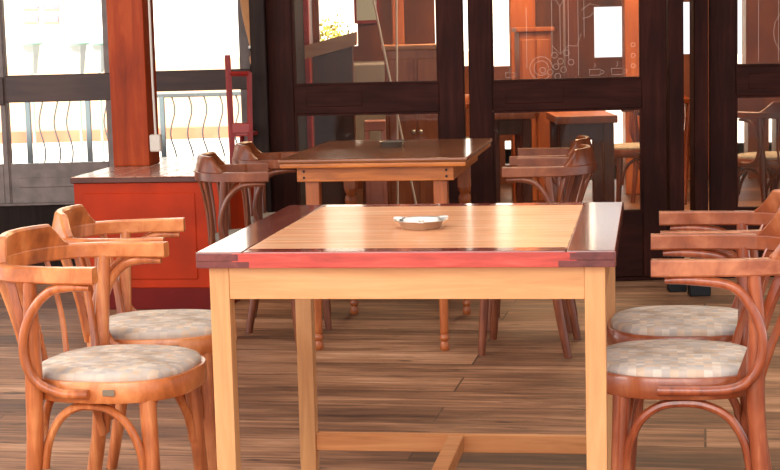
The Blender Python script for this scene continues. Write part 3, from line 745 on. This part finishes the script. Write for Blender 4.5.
def bartable(pxa, pxb, py, Y, depth, lab, h=None, topm=None, rz=0):
    a, b_ = at(pxa,py,Y), at(pxb,py,Y); w = b_.x-a.x; h = a.z if h is None else h
    t = thing('bar_table', lab, 'table', ((a.x+b_.x)/2, Y+depth/2, -.004), rz); w2 = w/2; d2 = depth/2
    bm = B(); box(bm, -w2, w2, -d2, d2, h-.045, h, .006, 2); finish('tabletop', bm, topm or MAT['tanwood'], t)
    for sx in (-1,1):
        for sy in (-1,1):
            bm = B(); x = sx*(w2-.05); y = sy*(d2-.05); box(bm, x-.03, x+.03, y-.03, y+.03, 0, h-.045, .004, 1); finish('leg', bm, MAT['browntable'], t)
    for sy in (-1,1):
        bm = B(); box(bm, -w2+.08, w2-.08, sy*(d2-.05)-.012, sy*(d2-.05)+.012, h-.14, h-.045, .002, 1); finish('apron', bm, MAT['browntable'], t)
    return t
a, b_ = at(297,47,9.3), at(356,31,9.3); w2 = (b_.x-a.x)/2
lc = thing('lectern', 'dark brown lectern with sloping tan top, made up for a reflection in the left glass door', 'lectern', ((a.x+b_.x)/2, 9.5, -.004))  # made-up piece, shaped after a chair-back reflection in the door glass
za, zb_ = a.z, b_.z
def prism(bm, prof, y0, y1):
    r1 = [bm.verts.new((x,y0,z)) for x,z in prof]; r2 = [bm.verts.new((x,y1,z)) for x,z in prof]; m = len(prof)
    bm.faces.new(r1); bm.faces.new(r2)
    for k in range(m): bm.faces.new((r1[k], r1[(k+1)%m], r2[(k+1)%m], r2[k]))
bm = B(); prism(bm, [(-w2,za-.075),(w2,zb_-.075),(w2,zb_),(-w2,za)], -.22, .22); finish('sloping_top', bm, MAT['tanwood'], lc)
bm = B(); prism(bm, [(-w2*.5,0),(w2*.85,0),(w2*.85,zb_-.08),(-w2*.5,za+(zb_-za)*.25-.08)], -.16, .16); finish('body', bm, MAT['browntable'], lc)
bm = B(); box(bm, -w2*.8, w2*1.0, -.2, .2, 0, .05, .006, 2); finish('base', bm, MAT['browntable'], lc)
p0, p1 = at(356,-8,12.97), at(377,20,12.97)
wp = thing('wall_panel', 'pale grey-blue framed panel on the far wall behind the left glass door', 'panel', ((p0.x+p1.x)/2, 12.998, (p0.z+p1.z)/2)); hx, hz = (p1.x-p0.x)/2, (p0.z-p1.z)/2
bm = B(); box(bm, -hx, hx, -.02, -.004, -hz, hz, .002, 1); finish('board', bm, MAT['paleblue'], wp)
bm = B()
for x0, x1, z0_, z1_ in ((-hx-.02,hx+.02,hz,hz+.025),(-hx-.02,hx+.02,-hz-.025,-hz),(-hx-.02,-hx,-hz,hz),(hx,hx+.02,-hz,hz)): box(bm, x0, x1, -.026, 0, z0_, z1_)
finish('frame', bm, MAT['redchair'], wp)
for pa, pb, lb in (((361,-60),(391,84),'thin leaning white pole added for a reflection line in the left glass door'),((396,-60),(397,84),'thin upright white pole added for a reflection line in the left glass door')):
    yp = 9.55 if pa[0] < 380 else 9.78; q0, q1 = at(pa[0],pa[1],yp), at(pb[0],pb[1],yp); dv = (q1-q0)/(q1.z-q0.z); ft = q1 - dv*(q1.z+.004); tp = q1 + dv*(1.9-q1.z)
    bm = B(); tube(bm, [tp, ft], .006, 8); tag(finish('pole', bm, MAT['white']), lb, 'pole')  # white poles are made up to draw reflection lines in the glass
bartable(556, 618, 116, 9.4, .6, 'brown dining table inside, behind the middle glass door', topm=MAT['barwood'])
bartable(486, 535, 112, 10.0, .6, 'brown table inside at left of the middle glass door', topm=MAT['barwood'])
# armchairs inside the room
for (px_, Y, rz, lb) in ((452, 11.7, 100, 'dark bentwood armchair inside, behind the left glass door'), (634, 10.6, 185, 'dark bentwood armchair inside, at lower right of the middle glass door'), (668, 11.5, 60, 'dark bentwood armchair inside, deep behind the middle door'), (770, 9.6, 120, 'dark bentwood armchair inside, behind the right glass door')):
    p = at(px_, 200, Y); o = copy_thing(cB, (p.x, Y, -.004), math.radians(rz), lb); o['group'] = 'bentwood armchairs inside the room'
# grey padded chairs / counter behind door 1
a, b_ = at(352,62,11.1), at(398,62,11.1)
t = thing('armchair', 'grey padded armchair inside, in the middle of the left glass door', 'chair', ((a.x+b_.x)/2, 11.1, -.004), .25); w = (b_.x-a.x)/2
bm = B(); box(bm, -w, w, .16, .26, .40, a.z, .03, 3); finish('backrest', bm, MAT['greyleather'], t)
bm = B(); box(bm, -w, w, -.2, .2, .40, .50, .03, 3); finish('seat', bm, MAT['greyleather'], t)
for sx in (-1,1):
    for sy in (-1,1):
        bm = B(); tube(bm, [(sx*(w-.03), sy*.17, .42), (sx*(w-.01), sy*.20, 0)], [.02,.015], 10); finish('leg', bm, MAT['browntable'], t)
for k, (xa, xb, ya, yb, Y) in enumerate(((364,386,121,140,8.65),)):
    a, b_ = at(xa,ya,Y), at(xb,yb,Y)
    t = thing('stool', 'pink painted stool inside, low behind the left glass door', 'stool', ((a.x+b_.x)/2, Y+.1, -.004)); w = (b_.x-a.x)/2
    bm = B(); box(bm, -w, w, -.08, .08, a.z-.05, a.z, .006, 2); finish('seat', bm, MAT['pinkpaint'], t)
    for sx in (-1,1):
        bm = B(); box(bm, sx*(w-.012)-.012, sx*(w-.012)+.012, -.08, .08, 0, a.z-.05, .003, 1); finish('side_panel', bm, MAT['pinkpaint'], t)
    bm = B(); box(bm, -w+.02, w-.02, -.07, .07, a.z*.5-.1, a.z*.5+.1, .003, 1); finish('shelf', bm, MAT['pinkpaint'], t)
# plant outside the far window
p = at(330, 34, 13.6)
pl = thing('potted_plant', 'yellow-green potted shrub outside the window seen through left door', 'plant', (p.x, 13.7, -.02))
bm = B(); lathe(bm, [(0,0),(.13,0),(.17,.34),(.15,.34),(.14,.30),(0,.30)], 20); finish('pot', bm, MAT['creamb'], pl)
bm = B(); tube(bm, [(0,0,.28),(.01,0,p.z-.1)], [.02,.012], 8); finish('stem', bm, MAT['browntable'], pl)
bm = B()
for k in range(220):
    v = Vector((random.gauss(0,1), random.gauss(0,1), random.gauss(0,1))).normalized()*random.uniform(.05,.2); c = Vector((0,0,p.z)) + Vector((v.x*1.1, v.y, v.z*.8))
    d = Vector((random.uniform(-1,1), random.uniform(-1,1), random.uniform(-.3,1))).normalized(); e = d.orthogonal().normalized()
    q = [c, c+d*.02+e*.012, c+d*.05, c+d*.02-e*.012]; bm.faces.new([bm.verts.new(x) for x in q])
finish('foliage', bm, MAT['leaf'], pl)

# ------------------------------------------------------------------ light
w = bpy.data.worlds.new('world'); S.world = w; w.use_nodes = True
bg = w.node_tree.nodes['Background']; bg.inputs[0].default_value = lin((250,250,255)); bg.inputs[1].default_value = 1.6
def area(name, loc, target, sx, sy, power, col=(255,250,244)):
    d = bpy.data.lights.new(name, 'AREA'); d.shape = 'RECTANGLE'; d.size = sx; d.size_y = sy; d.energy = power; d.color = lin(col)[:3]
    o = bpy.data.objects.new(name, d); C.objects.link(o); o.location = loc
    o.rotation_euler = (Vector(target)-Vector(loc)).to_track_quat('-Z','Y').to_euler(); return o
area('daylight_front', (-1.0, -1.2, 3.2), (0, 4.4, .4), 4.5, 3.0, 190)
area('daylight_left', (-3.6, 3.5, 2.2), (-.2, 5.5, .5), 3.0, 1.8, 120)
area('added_top_fill', (.1, 4.6, 2.70), (.1, 4.6, 0), 3.2, 4.0, 75)  # added fill from above to brighten the tabletops, no opening in the ceiling
area('added_room_fill', (1.5, 10.6, 2.6), (1.5, 10.6, 0), 2.5, 2.0, 230, (255,214,170))  # added warm fill, brightens the brown room behind the doors
sd = bpy.data.lights.new('sun', 'SUN'); sd.energy = 15; sd.angle = math.radians(2); sd.color = lin((255,246,232))[:3]
so = bpy.data.objects.new('sun', sd); C.objects.link(so); so.rotation_euler = Vector((.3,.55,-1)).to_track_quat('-Z','Y').to_euler()
S.view_settings.view_transform = 'Standard'; S.view_settings.look = 'None'; S.view_settings.exposure = 0.0
S.cycles.use_denoising = True
S.cycles.max_bounces = 8; S.cycles.transparent_max_bounces = 16
